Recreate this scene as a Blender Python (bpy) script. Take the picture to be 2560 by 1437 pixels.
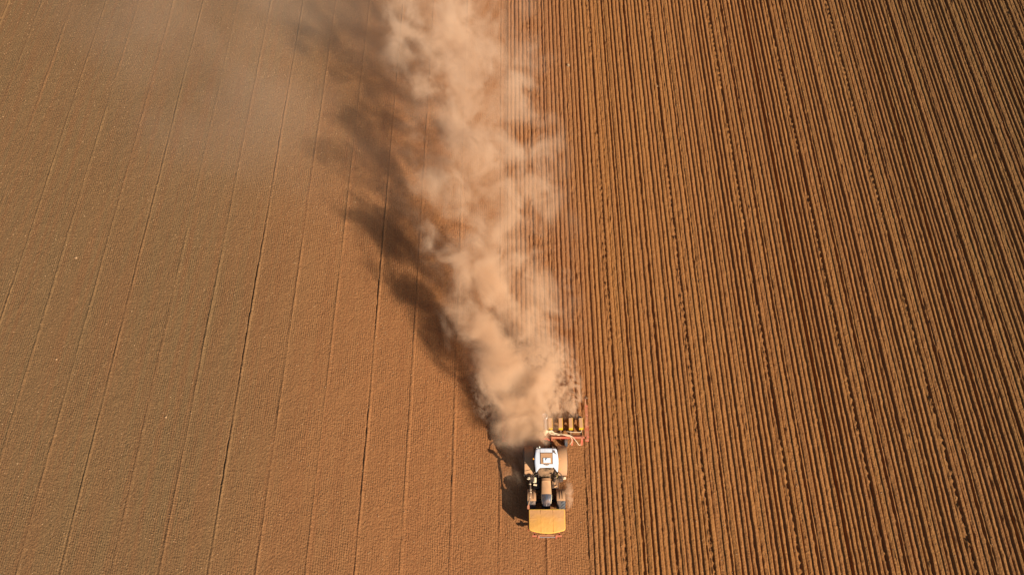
import bpy, bmesh, math, random
import numpy as np
from mathutils import Vector, Matrix

for o in list(bpy.data.objects):
    bpy.data.objects.remove(o, do_unlink=True)
scene = bpy.context.scene
COL = scene.collection
R = math.radians
rng = np.random.default_rng(7)
random.seed(7)

# ------------------------------------------------------------------ camera, sky, sun, exposure
cam = bpy.data.cameras.new('camera')
cam.sensor_width = 36.0
cam.lens = 28.0
cam.clip_start = 0.5
cam.clip_end = 3000.0
cam_o = bpy.data.objects.new('camera', cam)
COL.objects.link(cam_o)
cam_o.location = (0.0, 0.0, 57.4)
cam_o.rotation_euler = (R(28.0), 0.0, R(-0.19))
scene.camera = cam_o

SUN_EL, SUN_DIR = R(33.0), (0.72, -0.694)          # towards the sun
SUN_ROT = math.atan2(SUN_DIR[0], SUN_DIR[1])
world = bpy.data.worlds.new('World')
scene.world = world
world.use_nodes = True
wn = world.node_tree
wn.nodes.clear()
sky = wn.nodes.new('ShaderNodeTexSky')
sky.sky_type = 'NISHITA'
sky.sun_disc = False
sky.sun_elevation = SUN_EL
sky.sun_rotation = SUN_ROT
bg = wn.nodes.new('ShaderNodeBackground')
bg.inputs['Strength'].default_value = 0.05
wo = wn.nodes.new('ShaderNodeOutputWorld')
wn.links.new(sky.outputs[0], bg.inputs[0])
wn.links.new(bg.outputs[0], wo.inputs[0])

sun = bpy.data.lights.new('sun', 'SUN')
sun.energy = 5.0
sun.angle = R(0.5)
sun.color = (1.0, 0.90, 0.76)
sun_o = bpy.data.objects.new('sun', sun)
COL.objects.link(sun_o)
sv = Vector((SUN_DIR[0] * math.cos(SUN_EL), SUN_DIR[1] * math.cos(SUN_EL), math.sin(SUN_EL)))
sun_o.rotation_euler = sv.to_track_quat('Z', 'Y').to_euler()
sun_o.location = (40, -40, 60)

scene.view_settings.view_transform = 'Standard'
scene.view_settings.look = 'None'
scene.view_settings.gamma = 1.0
scene.view_settings.use_curve_mapping = False
scene.view_settings.exposure = 0.85
scene.render.engine = 'CYCLES'
cy = scene.cycles
cy.volume_bounces = 3
cy.max_bounces = 8
cy.diffuse_bounces = 3
cy.use_denoising = True
cy.volume_max_steps = 256

# ------------------------------------------------------------------ node helpers
class S:
    """a float socket with arithmetic"""
    def __init__(self, nt, sock):
        self.nt, self.s = nt, sock
    def op(self, kind, *others, clamp=False):
        n = self.nt.nodes.new('ShaderNodeMath')
        n.operation = kind
        n.use_clamp = clamp
        for i, v in enumerate((self,) + others):
            if isinstance(v, S):
                self.nt.links.new(v.s, n.inputs[i])
            else:
                n.inputs[i].default_value = v
        return S(self.nt, n.outputs[0])
    def __add__(self, o): return self.op('ADD', o)
    def __radd__(self, o): return self.op('ADD', o)
    def __sub__(self, o): return self.op('SUBTRACT', o)
    def __rsub__(self, o): return (self * -1.0) + o
    def __mul__(self, o): return self.op('MULTIPLY', o)
    def __rmul__(self, o): return self.op('MULTIPLY', o)
    def __truediv__(self, o): return self.op('DIVIDE', o)
    def sin(self): return self.op('SINE')
    def sqrt(self): return self.op('SQRT')
    def abs(self): return self.op('ABSOLUTE')
    def max(self, o): return self.op('MAXIMUM', o)
    def min(self, o): return self.op('MINIMUM', o)
    def pow(self, o): return self.op('POWER', o)
    def step(self, a, b, c=0.0, d=1.0):            # smoothstep a..b -> c..d
        n = self.nt.nodes.new('ShaderNodeMapRange')
        n.interpolation_type = 'SMOOTHSTEP'
        self.nt.links.new(self.s, n.inputs[0])
        for i, v in enumerate((a, b, c, d)):
            n.inputs[1 + i].default_value = v
        return S(self.nt, n.outputs[0])
    def lut(self, pts):                             # piecewise linear function
        xs = [p[0] for p in pts]; ys = [p[1] for p in pts]
        x0, x1, y0, y1 = xs[0], xs[-1], min(ys), max(ys)
        if y1 - y0 < 1e-9:
            y1 = y0 + 1e-6
        n = self.nt.nodes.new('ShaderNodeValToRGB')
        cr = n.color_ramp
        cr.interpolation = 'EASE'
        while len(cr.elements) < len(pts):
            cr.elements.new(0.5)
        order = sorted(range(len(pts)), key=lambda i: xs[i])
        for e, i in zip(cr.elements, order):
            e.position = 0.0
        for k, i in enumerate(order):
            cr.elements[k].position = (xs[i] - x0) / (x1 - x0)
            v = (ys[i] - y0) / (y1 - y0)
            cr.elements[k].color = (v, v, v, 1)
        t = (self - x0) * (1.0 / (x1 - x0))
        self.nt.links.new(t.s, n.inputs[0])
        return S(self.nt, n.outputs[0]) * (y1 - y0) + y0

def position(nt):
    g = nt.nodes.new('ShaderNodeNewGeometry')
    x = nt.nodes.new('ShaderNodeSeparateXYZ')
    nt.links.new(g.outputs['Position'], x.inputs[0])
    return S(nt, x.outputs[0]), S(nt, x.outputs[1]), S(nt, x.outputs[2])

def comb(nt, x, y, z):
    c = nt.nodes.new('ShaderNodeCombineXYZ')
    for i, v in enumerate((x, y, z)):
        if isinstance(v, S):
            nt.links.new(v.s, c.inputs[i])
        else:
            c.inputs[i].default_value = v
    return c.outputs[0]

def noise(nt, vec, scale, detail=3.0, rough=0.55, dist=0.0):
    n = nt.nodes.new('ShaderNodeTexNoise')
    nt.links.new(vec, n.inputs['Vector'])
    n.inputs['Scale'].default_value = scale
    n.inputs['Detail'].default_value = detail
    n.inputs['Roughness'].default_value = rough
    n.inputs['Distortion'].default_value = dist
    return S(nt, n.outputs['Fac'])

def mix(nt, fac, a, b):
    n = nt.nodes.new('ShaderNodeMix')
    n.data_type = 'RGBA'
    if isinstance(fac, S):
        nt.links.new(fac.s, n.inputs[0])
    else:
        n.inputs[0].default_value = fac
    for i, v in ((6, a), (7, b)):
        if isinstance(v, tuple):
            n.inputs[i].default_value = v + (1.0,)
        else:
            nt.links.new(v, n.inputs[i])
    return n.outputs[2]

def new_mat(name):
    m = bpy.data.materials.new(name)
    m.use_nodes = True
    return m, m.node_tree, m.node_tree.nodes['Principled BSDF']

# ------------------------------------------------------------------ soil
def soil_material():
    m, nt, p = new_mat('soil')
    x, y, z = position(nt)
    pos = comb(nt, x, y, z)
    at = nt.nodes.new('ShaderNodeAttribute'); at.attribute_name = 'waffle'
    waf = S(nt, at.outputs['Fac'])
    # vignette painted into the soil colour: darker and more olive towards both sides
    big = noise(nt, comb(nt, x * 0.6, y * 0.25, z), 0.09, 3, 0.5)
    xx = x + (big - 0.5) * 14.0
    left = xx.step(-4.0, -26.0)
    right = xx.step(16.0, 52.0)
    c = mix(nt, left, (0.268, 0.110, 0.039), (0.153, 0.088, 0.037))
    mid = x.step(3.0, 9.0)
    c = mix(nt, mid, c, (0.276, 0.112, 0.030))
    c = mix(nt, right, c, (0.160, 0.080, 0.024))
    # streaks along the working direction
    st = noise(nt, comb(nt, x * 2.2, y * 0.05, 0.0), 1.0, 4, 0.6)
    c = mix(nt, st.step(0.35, 0.7) * 0.36, c, (0.19, 0.066, 0.024))
    fine = noise(nt, pos, 7.0, 4, 0.65)
    c = mix(nt, fine.step(0.46, 0.72) * 0.42, c, (0.33, 0.165, 0.062))
    c = mix(nt, fine.step(0.52, 0.28) * 0.5, c, (0.095, 0.040, 0.015))
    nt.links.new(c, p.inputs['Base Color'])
    p.inputs['Roughness'].default_value = 0.92
    p.inputs['Specular IOR Level'].default_value = 0.15
    # crumbled tilth: rows of packer rings crossed by clods
    wob = noise(nt, pos, 0.8, 2, 0.5)
    wob2 = noise(nt, pos, 2.6, 3, 0.6)
    h1 = (x * 39.0 + wob * 9.0 + wob2 * 2.5).sin()
    h2 = (y * 35.0 + x * 9.0 + wob * 12.0 + wob2 * 8.0).sin()
    pat = noise(nt, pos, 0.35, 2, 0.5).step(0.34, 0.66, 0.15, 1.0)
    h = (h1 * 0.60 + h2 * 0.46) * 0.015 * pat * waf
    h = h + (noise(nt, pos, 6.0, 5, 0.65) - 0.5) * 0.11
    h = h + (noise(nt, pos, 1.6, 3, 0.5) - 0.5) * 0.06
    b = nt.nodes.new('ShaderNodeBump')
    b.inputs['Distance'].default_value = 1.0
    b.inputs['Strength'].default_value = 1.0
    nt.links.new(h.s, b.inputs['Height'])
    nt.links.new(b.outputs[0], p.inputs['Normal'])
    return m
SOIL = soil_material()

TAB = rng.random((256, 256)).astype(np.float64)
def vnoise(x, y, sx, sy, seed=0):
    """value noise 0..1, feature size sx by sy metres"""
    a = x / sx + seed * 17.31; b = y / sy + seed * 5.77
    i = np.floor(a).astype(int); j = np.floor(b).astype(int)
    fx = a - i; fy = b - j
    fx = fx * fx * (3 - 2 * fx); fy = fy * fy * (3 - 2 * fy)
    g = lambda p, q: TAB[p & 255, q & 255]
    return (g(i, j) * (1 - fx) + g(i + 1, j) * fx) * (1 - fy) + (g(i, j + 1) * (1 - fx) + g(i + 1, j + 1) * fx) * fy

# ---- harrowed (unplanted) soil
SEAMS = [-60.5, -57.2, -53.9, -50.6, -47.3, -44.1, -40.8, -37.5, -34.0, -31.0, -27.5, -24.2, -20.9, -17.6, -14.2, -10.8, -7.7, -4.3, -0.9, 2.40]
def harrow_h(x, y):
    h = 0.03 * (vnoise(x, y, 0.7, 0.7, 3) - 0.5) + 0.05 * (vnoise(x, y, 3.0, 6.0, 4) - 0.5)
    for k, s in enumerate(SEAMS):
        d = x - (s + 0.07 * (vnoise(x * 0, y, 1, 9.0, 20 + k) - 0.5) + 0.03 * (vnoise(x * 0, y, 1, 1.2, 60 + k) - 0.5))
        amp = (0.40 + 0.40 * TAB[k, 3]) * (0.45 + 0.9 * np.clip(vnoise(x * 0, y, 1, 4.0, 40 + k) * 1.7 - 0.4, 0, 1))
        crumble = 0.35 + 1.3 * vnoise(x, y, 0.25, 0.45, 80 + k)
        h = h + amp * crumble * ((0.12 if k % 3 == 0 else 0.070) * np.exp(-((d - 0.08) / (0.075 if k % 3 == 0 else 0.095)) ** 2) - (0.06 if k % 3 == 0 else 0.012) * np.exp(-((d + 0.07) / 0.06) ** 2))
    return h

# ---- planted soil: eight rows to a pass, ridges 0.75 m apart
GEN = [(0, .10), (.09, .10), (.125, -.03), (.19, -.035), (.235, .05), (.30, .075), (.40, .065), (.45, -.05), (.60, -.06), (.645, .09), (.75, .10)]
GEN2 = [(0, .10), (.10, .10), (.135, -.06), (.22, -.06), (.265, .06), (.33, .08), (.43, .05), (.48, -.03), (.595, -.05), (.645, .09), (.75, .10)]
TRACK = [(0, .10), (.11, .10), (.135, -.03), (.17, -.03), (.21, .03), (.30, .06), (.38, .05), (.42, -.09), (.58, -.11), (.635, .09), (.75, .10)]
WAFF = [(0, .10), (.11, .10), (.14, -.05), (.20, -.055), (.24, .025), (.40, .04), (.53, .03), (.56, -.03), (.60, -.02), (.64, .09), (.75, .10)]
WIDE = [(0, .10), (.11, .10), (.145, -.07), (.30, -.085), (.35, .06), (.43, .05), (.465, -.03), (.50, -.03), (.54, .06), (.63, .08), (.75, .10)]
EDGE = [(0, .10), (.11, .10), (.145, -.05), (.20, -.05), (.24, .04), (.40, .055), (.52, .05), (.555, -.01), (.59, .0), (.645, .09), (.75, .10)]
DEEP = [(0, .10), (.10, .10), (.135, -.13), (.31, -.15), (.36, .06), (.43, .08), (.50, .05), (.54, -.03), (.60, -.03), (.645, .09), (.75, .10)]
PASS = [GEN, GEN2, TRACK, WAFF, WIDE, GEN2, GEN, EDGE]
ROUGH = [.35, .4, 1.1, .8, .9, .35, .45, .9]
ROW0 = 2.50 - 2.625                                # first ridge of the pass being sown now
NROW = 84
ridges = [ROW0 + 0.75 * k + (0.03 if k >= 8 else 0.0) + 0.012 * random.uniform(-1, 1) for k in range(NROW)]
XR = np.array([ridges[0] - 0.75] + ridges)
JIT = [random.uniform(0.85, 1.14) for _ in range(NROW + 1)]
def planted_h(x, y):
    """height and waffle mask"""
    xm = x + 0.05 * (vnoise(x * 0, y, 1, 7.0, 5) - 0.5) + 0.03 * (vnoise(x, y, 0.4, 0.9, 6) - 0.5)
    h = None
    g = np.clip(np.searchsorted(XR, xm) - 1, 0, NROW - 1)
    t = (xm - XR[g]) / (XR[g + 1] - XR[g]) * 0.75
    h = np.zeros_like(x); rough = np.zeros_like(x); waf = np.zeros_like(x)
    for k in range(NROW):
        sel = g == k
        if not sel.any():
            continue
        j = (k - 1) % 8; n = (k - 1) // 8
        prof, r = PASS[j], ROUGH[j]
        if j == 7 and n % 2 == 1:
            prof, r = DEEP, 1.0
        if k == 0:
            prof = EDGE
        px = [q[0] for q in prof]; py = [q[1] for q in prof]
        hh = np.interp(t[sel], px, py)
        dp = np.interp(x[sel], [4.0, 9.0, 18.0, 42.0], [0.62, 0.66, 0.85, 1.25])
        hh = np.where(hh < 0.06, 0.06 - (0.06 - hh) * dp, hh)
        low = np.minimum(hh - 0.06, 0) * (JIT[k] - 1) * 1.2
        h[sel] = hh + low
        mid = (t[sel] > 0.2) & (t[sel] < 0.56)
        rough[sel] = np.where(mid, r, 0.22)
        if j == 3:
            waf[sel] = np.where((t[sel] > 0.2) & (t[sel] < 0.56), 1.0, 0.0)
        if j == 2:                                  # lug prints of the tractor tyre
            lug = 0.5 + 0.5 * np.sin(y[sel] * 2 * math.pi / 0.62 + t[sel] * 9)
            h[sel] += np.where((t[sel] > 0.38) & (t[sel] < 0.62), 0.11 * lug ** 2 * (vnoise(y[sel], y[sel] * 0, 6, 1, 9 + n) > 0.3), 0)
    h = h * (0.98 + 0.30 * vnoise(x * 0 + g * 3.1, y, 1, 12.0, 12))
    h = h + rough * (0.085 * (vnoise(x, y, 0.14, 0.24, 1) - 0.5) + 0.055 * (vnoise(x, y, 0.3, 0.6, 2) - 0.5))
    clod = vnoise(x, y, 0.12, 0.3, 14)
    h = h + np.where((clod > 0.80), (clod - 0.80) * 0.5 * np.clip(rough * 2, 0, 1), 0)
    h = h + 0.04 * (vnoise(x, y, 4.0, 9.0, 8) - 0.5)
    return h, waf

Y0, Y1, DY = 1.0, 84.0, 0.2
ys = np.arange(Y0, Y1 + 1e-6, DY)
Y_SOW = 18.2                                        # the planter's working line
J_SOW = int(round((Y_SOW - Y0) / DY))

def grid_object(name, xs, y, H, W, parent, smooth=True):
    nx, ny = len(xs), len(y)
    XX, YY = np.meshgrid(xs, y, indexing='ij')
    co = np.stack([XX, YY, H], -1).reshape(-1, 3)
    i = np.arange(nx - 1)[:, None] * ny + np.arange(ny - 1)[None, :]
    f = np.stack([i, i + ny, i + ny + 1, i + 1], -1).reshape(-1, 4)
    me = bpy.data.meshes.new(name)
    me.vertices.add(len(co)); me.vertices.foreach_set('co', co.astype(np.float32).ravel())
    me.loops.add(f.size); me.loops.foreach_set('vertex_index', f.astype(np.int32).ravel())
    me.polygons.add(len(f))
    me.polygons.foreach_set('loop_start', np.arange(0, f.size, 4, dtype=np.int32))
    me.polygons.foreach_set('use_smooth', np.full(len(f), smooth))
    a = me.attributes.new('waffle', 'FLOAT', 'POINT')
    a.data.foreach_set('value', W.astype(np.float32).ravel())
    me.update(calc_edges=True)
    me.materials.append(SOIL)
    o = bpy.data.objects.new(name, me)
    COL.objects.link(o)
    o.parent = parent
    return o

def setting(name, label):
    o = bpy.data.objects.new(name, None)
    COL.objects.link(o)
    o['kind'] = 'structure'
    o['label'] = label
    return o

XL = ridges[0] - 0.42                               # left limit of the sown ground
planted = setting('planted_field', 'freshly sown brown soil in long parallel seed rows')
harrowed = setting('harrowed_field', 'smooth harrowed brown soil with thin pass seams')

# harrowed strips, one between each pair of seams
edges = [-63.5] + SEAMS
for a, b in zip(edges[:-1], edges[1:]):
    if a >= XL - 0.01:
        continue
    b = min(b, XL)
    xs = [a]
    while xs[-1] < b - 1e-6:
        d = min(abs(xs[-1] - a), abs(b - xs[-1]))
        xs.append(min(b, xs[-1] + (0.035 if d < 0.34 else 0.12)))
    xs = np.array(xs)
    XX, YY = np.meshgrid(xs, ys, indexing='ij')
    grid_object('harrowed_strip', xs, ys, harrow_h(XX, YY), np.ones_like(XX), harrowed)
# harrowed ground still in front of the planter
yy = ys[:J_SOW + 1]
bounds = [XL, 2.40, 5.42]
for a, b in zip(bounds[:-1], bounds[1:]):
    xs = np.linspace(a, b, int((b - a) / 0.045) + 1)
    XX, YY = np.meshgrid(xs, yy, indexing='ij')
    grid_object('harrowed_strip', xs, yy, harrow_h(XX, YY), np.ones_like(XX), harrowed)
# seed rows
cuts = [XL] + [0.5 * (ridges[k] + ridges[k + 1]) for k in range(NROW - 1)]
for k, (a, b) in enumerate(zip(cuts[:-1], cuts[1:])):
    if k == 8:
        a = 5.42
    if k == 7:
        b = 5.42
    xs = np.linspace(a, b, max(4, int(round((b - a) / 0.0375))) + 1)
    y = ys[J_SOW:] if k < 8 else ys
    XX, YY = np.meshgrid(xs, y, indexing='ij')
    h, w = planted_h(XX, YY)
    if k == 0:                                       # blend into the harrowed ground beside it
        t = np.clip((XX - a) / 0.3, 0, 1)
        h = harrow_h(XX, YY) * (1 - t) + h * t
        w = np.maximum(w, 1 - t)
    if k < 8:
        t = np.clip((YY - Y_SOW) / 1.0, 0, 1)
        h = harrow_h(XX, YY) * (1 - t) + h * t
    grid_object('seed_row', xs, y, h, w, planted)
X_END = cuts[-1]

# the country beyond
def flat_sheet(name, x0, x1, y0, y1, z):
    me = bpy.data.meshes.new(name)
    me.from_pydata([(x0, y0, z), (x1, y0, z), (x1, y1, z), (x0, y1, z)], [], [(0, 1, 2, 3)])
    a = me.attributes.new('waffle', 'FLOAT', 'POINT')
    a.data.foreach_set('value', [1.0] * 4)
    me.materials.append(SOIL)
    o = bpy.data.objects.new(name, me)
    COL.objects.link(o)
    o['kind'] = 'structure'
    o['label'] = 'brown farmland reaching out beyond the two fields'
    return o
flat_sheet('ground', -900, 900, -700, 1100, -0.22)

def soil_z(x, y):
    x = np.asarray(x, float); y = np.asarray(y, float)
    ph, _ = planted_h(x, y)
    sown = (x > XL) & ((y > Y_SOW) | (x > 5.42))
    return np.where(sown, ph, harrow_h(x, y))

# ------------------------------------------------------------------ generic mesh helpers
def link(name, bm, mat, parent=None, smooth=False, bevel=0.0):
    me = bpy.data.meshes.new(name)
    bmesh.ops.recalc_face_normals(bm, faces=bm.faces)
    if bevel:
        es = [e for e in bm.edges if len(e.link_faces) == 2 and e.calc_face_angle(0) > 0.6]
        bmesh.ops.bevel(bm, geom=es, offset=bevel, segments=2, affect='EDGES', profile=0.6, clamp_overlap=True)
    bm.to_mesh(me); bm.free()
    if smooth:
        for p in me.polygons:
            p.use_smooth = True
        me.set_sharp_from_angle(angle=R(38))
    if mat:
        me.materials.append(mat)
    o = bpy.data.objects.new(name, me)
    COL.objects.link(o)
    if parent:
        o.parent = parent
    return o

def box(bm, c, s, rot=None):
    r = bmesh.ops.create_cube(bm, size=1.0)
    M = Matrix.Translation(c) @ (rot.to_4x4() if rot else Matrix.Identity(4)) @ Matrix.Diagonal((s[0], s[1], s[2], 1))
    bmesh.ops.transform(bm, matrix=M, verts=r['verts'])

def cyl(bm, a, b, r1, r2=None, n=14):
    a, b = Vector(a), Vector(b)
    d = b - a
    r = bmesh.ops.create_cone(bm, cap_ends=True, segments=n, radius1=r1, radius2=r1 if r2 is None else r2, depth=d.length)
    M = Matrix.Translation((a + b) / 2) @ d.to_track_quat('Z', 'Y').to_matrix().to_4x4()
    bmesh.ops.transform(bm, matrix=M, verts=r['verts'])

def tube(bm, pts, r, n=8, sub=6):
    """smooth tube through points (Catmull-Rom)"""
    P = [Vector(p) for p in pts]
    path = []
    for i in range(len(P) - 1):
        p0 = P[max(i - 1, 0)]; p1 = P[i]; p2 = P[i + 1]; p3 = P[min(i + 2, len(P) - 1)]
        for k in range(sub):
            t = k / sub
            path.append(0.5 * ((2 * p1) + (p2 - p0) * t + (2 * p0 - 5 * p1 + 4 * p2 - p3) * t * t + (3 * p1 - p0 - 3 * p2 + p3) * t ** 3))
    path.append(P[-1])
    rings = []
    for i, p in enumerate(path):
        d = (path[min(i + 1, len(path) - 1)] - path[max(i - 1, 0)]).normalized()
        u = d.cross(Vector((0, 0, 1)))
        u = u.normalized() if u.length > 1e-3 else Vector((1, 0, 0))
        v = d.cross(u)
        rr = r(i / (len(path) - 1)) if callable(r) else r
        rings.append([bm.verts.new(p + rr * (math.cos(2 * math.pi * k / n) * u + math.sin(2 * math.pi * k / n) * v)) for k in range(n)])
    for A, B in zip(rings[:-1], rings[1:]):
        for k in range(n):
            bm.faces.new((A[k], A[(k + 1) % n], B[(k + 1) % n], B[k]))
    bm.faces.new(rings[0]); bm.faces.new(rings[-1])

def loft(bm, rings, caps=True, closed=True):
    vs = [[bm.verts.new(p) for p in ring] for ring in rings]
    n = len(vs[0])
    for A, B in zip(vs[:-1], vs[1:]):
        for k in range(n if closed else n - 1):
            bm.faces.new((A[k], A[(k + 1) % n], B[(k + 1) % n], B[k]))
    if caps:
        bm.faces.new(vs[0]); bm.faces.new(vs[-1])

def lathe_x(bm, prof, n=40):
    """profile of (x, r) spun round the X axis"""
    loft(bm, [[(x, r * math.cos(2 * math.pi * k / n), r * math.sin(2 * math.pi * k / n)) for x, r in prof] for k in range(n)] +
         [[(x, r, 0.0) for x, r in prof]], caps=False, closed=True)
    bmesh.ops.remove_doubles(bm, verts=bm.verts, dist=1e-5)

def empty(name, loc, label, cat, group=None):
    o = bpy.data.objects.new(name, None)
    COL.objects.link(o)
    o.location = loc
    o.empty_display_size = 0.3
    o['label'] = label; o['category'] = cat
    if group:
        o['group'] = group
    return o

# ------------------------------------------------------------------ machine materials
DUST = (0.43, 0.225, 0.105)
def paint(name, col, rough=0.45, dust=0.6, metal=0.0, spec=0.4, fine=2.4):
    """paint under field dust that settles on upward faces"""
    m, nt, p = new_mat(name)
    g = nt.nodes.new('ShaderNodeNewGeometry')
    s = nt.nodes.new('ShaderNodeSeparateXYZ')
    nt.links.new(g.outputs['Normal'], s.inputs[0])
    up = S(nt, s.outputs[2]).step(0.1, 0.9)
    x, y, z = position(nt)
    n = noise(nt, comb(nt, x, y, z), fine, 5, 0.65)
    f = (up * 0.85 + 0.15) * (n - 0.5 + dust).step(0.1, 0.75)
    f = f.min(1.0) if dust > 0 else f * 0.0
    c = mix(nt, f, col, DUST)
    nt.links.new(c, p.inputs['Base Color'])
    r = f * (0.9 - rough) + rough
    nt.links.new(r.s, p.inputs['Roughness'])
    p.inputs['Metallic'].default_value = metal
    p.inputs['Specular IOR Level'].default_value = spec
    return m
M_WHITE = paint('white_paint', (0.64, 0.66, 0.69), 0.35, 0.15)
M_DUSTY = paint('dusty_panel', (0.34, 0.19, 0.10), 0.7, 0.85)
M_HOOD = paint('dusty_hood', (0.24, 0.17, 0.08), 0.6, 0.72)
M_GREEN = paint('green_paint', (0.16, 0.26, 0.02), 0.4, 0.45)
M_BLACK = paint('black_metal', (0.018, 0.018, 0.020), 0.5, 0.34)
M_DARK = paint('dark_chassis', (0.012, 0.011, 0.010), 0.7, 0.12)
M_RUBBER = paint('tyre_rubber', (0.044, 0.048, 0.053), 0.65, 0.22)
M_RIM = paint('rim_paint', (0.60, 0.60, 0.58), 0.5, 0.5)
M_GRILLE = paint('grille_mesh', (0.050, 0.055, 0.075), 0.4, 0.22, 0.3)
M_RED = paint('red_paint', (0.46, 0.045, 0.028), 0.5, 0.48)
M_DRED = paint('dark_red_paint', (0.20, 0.020, 0.012), 0.5, 0.2)
M_YELLOW = paint('yellow_paint', (0.70, 0.39, 0.012), 0.45, 0.16)
M_LIP = paint('yellow_lip', (0.72, 0.39, 0.06), 0.5, 0.12)
M_LID = paint('dusty_lid', (0.42, 0.25, 0.11), 0.6, 0.72)
M_HOSE = paint('cream_hose', (0.62, 0.48, 0.30), 0.6, 0.35)
M_PALE = paint('pale_plastic', (0.75, 0.62, 0.40), 0.5, 0.4)
M_STEEL = paint('steel', (0.45, 0.43, 0.42), 0.4, 0.3, 0.7)
M_GLASSY, nt_, p_ = new_mat('lamp_glass')
p_.inputs['Base Color'].default_value = (0.85, 0.78, 0.62, 1); p_.inputs['Roughness'].default_value = 0.15
M_AMBER, nt_, p_ = new_mat('amber_lens')
p_.inputs['Base Color'].default_value = (0.75, 0.28, 0.03, 1); p_.inputs['Roughness'].default_value = 0.25

def glass_mat():
    m, nt, p = new_mat('dusty_glass')
    x, y, z = position(nt)
    n = noise(nt, comb(nt, x, y, z), 2.0, 4, 0.6)
    d = nt.nodes.new('ShaderNodeBsdfPrincipled')
    d.inputs['Base Color'].default_value = (0.36, 0.20, 0.10, 1); d.inputs['Roughness'].default_value = 0.8
    p.inputs['Base Color'].default_value = (0.10, 0.13, 0.11, 1)
    p.inputs['Transmission Weight'].default_value = 0.85
    p.inputs['Roughness'].default_value = 0.06
    p.inputs['IOR'].default_value = 1.45
    mx = nt.nodes.new('ShaderNodeMixShader')
    f = n.step(0.36, 0.66, 0.10, 0.75)
    nt.links.new(f.s, mx.inputs[0])
    nt.links.new(p.outputs[0], mx.inputs[1]); nt.links.new(d.outputs[0], mx.inputs[2])
    nt.links.new(mx.outputs[0], nt.nodes['Material Output'].inputs[0])
    return m
M_GLASS = glass_mat()

def cover_mat():
    m, nt, p = new_mat('orange_cover')
    x, y, z = position(nt)
    pos = comb(nt, x, y, z)
    n = noise(nt, pos, 1.3, 5, 0.6)
    back = (y + (n - 0.5) * 1.2).step(11.1, 12.3)
    c = mix(nt, back * 0.85, (0.58, 0.270, 0.050), (0.50, 0.240, 0.090))
    st = noise(nt, comb(nt, x * 1.0, y * 9.0, z), 1.5, 3, 0.6, 1.0)
    c = mix(nt, st.step(0.55, 0.75) * 0.35, c, (0.54, 0.27, 0.10))
    rt = (x + (n - 0.5) * 1.6).step(3.0, 3.6)
    c = mix(nt, rt * 0.35, c, (0.50, 0.25, 0.10))
    nt.links.new(c, p.inputs['Base Color'])
    p.inputs['Roughness'].default_value = 0.7
    b = nt.nodes.new('ShaderNodeBump'); b.inputs['Distance'].default_value = 1.0; b.inputs['Strength'].default_value = 0.6
    h = noise(nt, pos, 2.5, 4, 0.6, 0.8) * 0.05
    nt.links.new(h.s, b.inputs['Height']); nt.links.new(b.outputs[0], p.inputs['Normal'])
    return m
M_COVER = cover_mat()

# ------------------------------------------------------------------ tractor (front towards -Y)
TX, TY = 2.44, 14.5
tractor = empty('tractor', (TX, TY, 0.0), 'dusty tractor with white cab roof driving over the brown field', 'tractor')

def bm_new():
    return bmesh.new()

# chassis: engine block, axles, gearbox
bm = bm_new()
box(bm, (0, -0.9, 0.95), (0.56, 2.3, 0.75))
box(bm, (0, 0.9, 0.95), (0.70, 1.6, 0.7))
cyl(bm, (-1.15, 1.35, 1.0), (1.15, 1.35, 1.0), 0.2)
cyl(bm, (-0.95, -1.4, 0.72), (0.95, -1.4, 0.72), 0.13)
box(bm, (0, -2.05, 0.85), (0.5, 0.3, 0.4))
link('chassis', bm, M_DARK, tractor, bevel=0.02)

# hood
def hood_ring(y, hw, z, zb, crown=0.05):
    return [(-hw, y, zb), (-hw, y, z - 0.13), (-hw * 0.93, y, z - 0.045), (-hw * 0.72, y, z), (0, y, z + crown), (hw * 0.72, y, z), (hw * 0.93, y, z - 0.045), (hw, y, z - 0.13), (hw, y, zb)]
bm = bm_new()
loft(bm, [hood_ring(-0.10, .315, 1.93, 1.25), hood_ring(-0.32, .315, 1.99, 1.25), hood_ring(-0.36, .325, 1.95, 1.25), hood_ring(-0.8, .345, 1.93, 1.25), hood_ring(-1.2, .365, 1.88, 1.2)])
hood = link('hood', bm, M_HOOD, tractor, smooth=True)
bm = bm_new()
loft(bm, [hood_ring(-1.202, .355, 1.868, 1.2), hood_ring(-1.5, .345, 1.80, 1.15), hood_ring(-1.75, .30, 1.68, 1.05), hood_ring(-1.93, .23, 1.46, 0.95), hood_ring(-1.99, .17, 1.22, 0.95)])
grille = link('grille', bm, M_GRILLE, hood, smooth=True)
bm = bm_new()
for k in range(9):
    t = k / 8
    y = -1.26 - 0.58 * t
    z = float(np.interp(-y, [1.2, 1.5, 1.75, 1.93], [1.868, 1.80, 1.68, 1.46])) + 0.058
    hw = float(np.interp(-y, [1.2, 1.5, 1.75, 1.93], [.25, .24, .20, .15]))
    box(bm, (0, y, z - 0.024), (2 * hw, 0.022, 0.02))
link('grille_bars', bm, M_BLACK, hood)
bm = bm_new()
box(bm, (0, -1.88, 1.585), (0.035, 0.17, 0.03), Matrix.Rotation(R(48), 3, 'X'))
link('badge', bm, M_STEEL, hood)
for s in (-1, 1):
    bm = bm_new()
    loft(bm, [[(s * .352, -1.22, 1.74), (s * .370, -1.22, 1.80), (s * .345, -1.22, 1.875)],
              [(s * .345, -1.5, 1.66), (s * .362, -1.5, 1.73), (s * .330, -1.5, 1.81)],
              [(s * .300, -1.78, 1.52), (s * .315, -1.78, 1.59), (s * .275, -1.78, 1.66)]])
    link('headlight', bm, M_PALE, hood, smooth=True)

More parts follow.
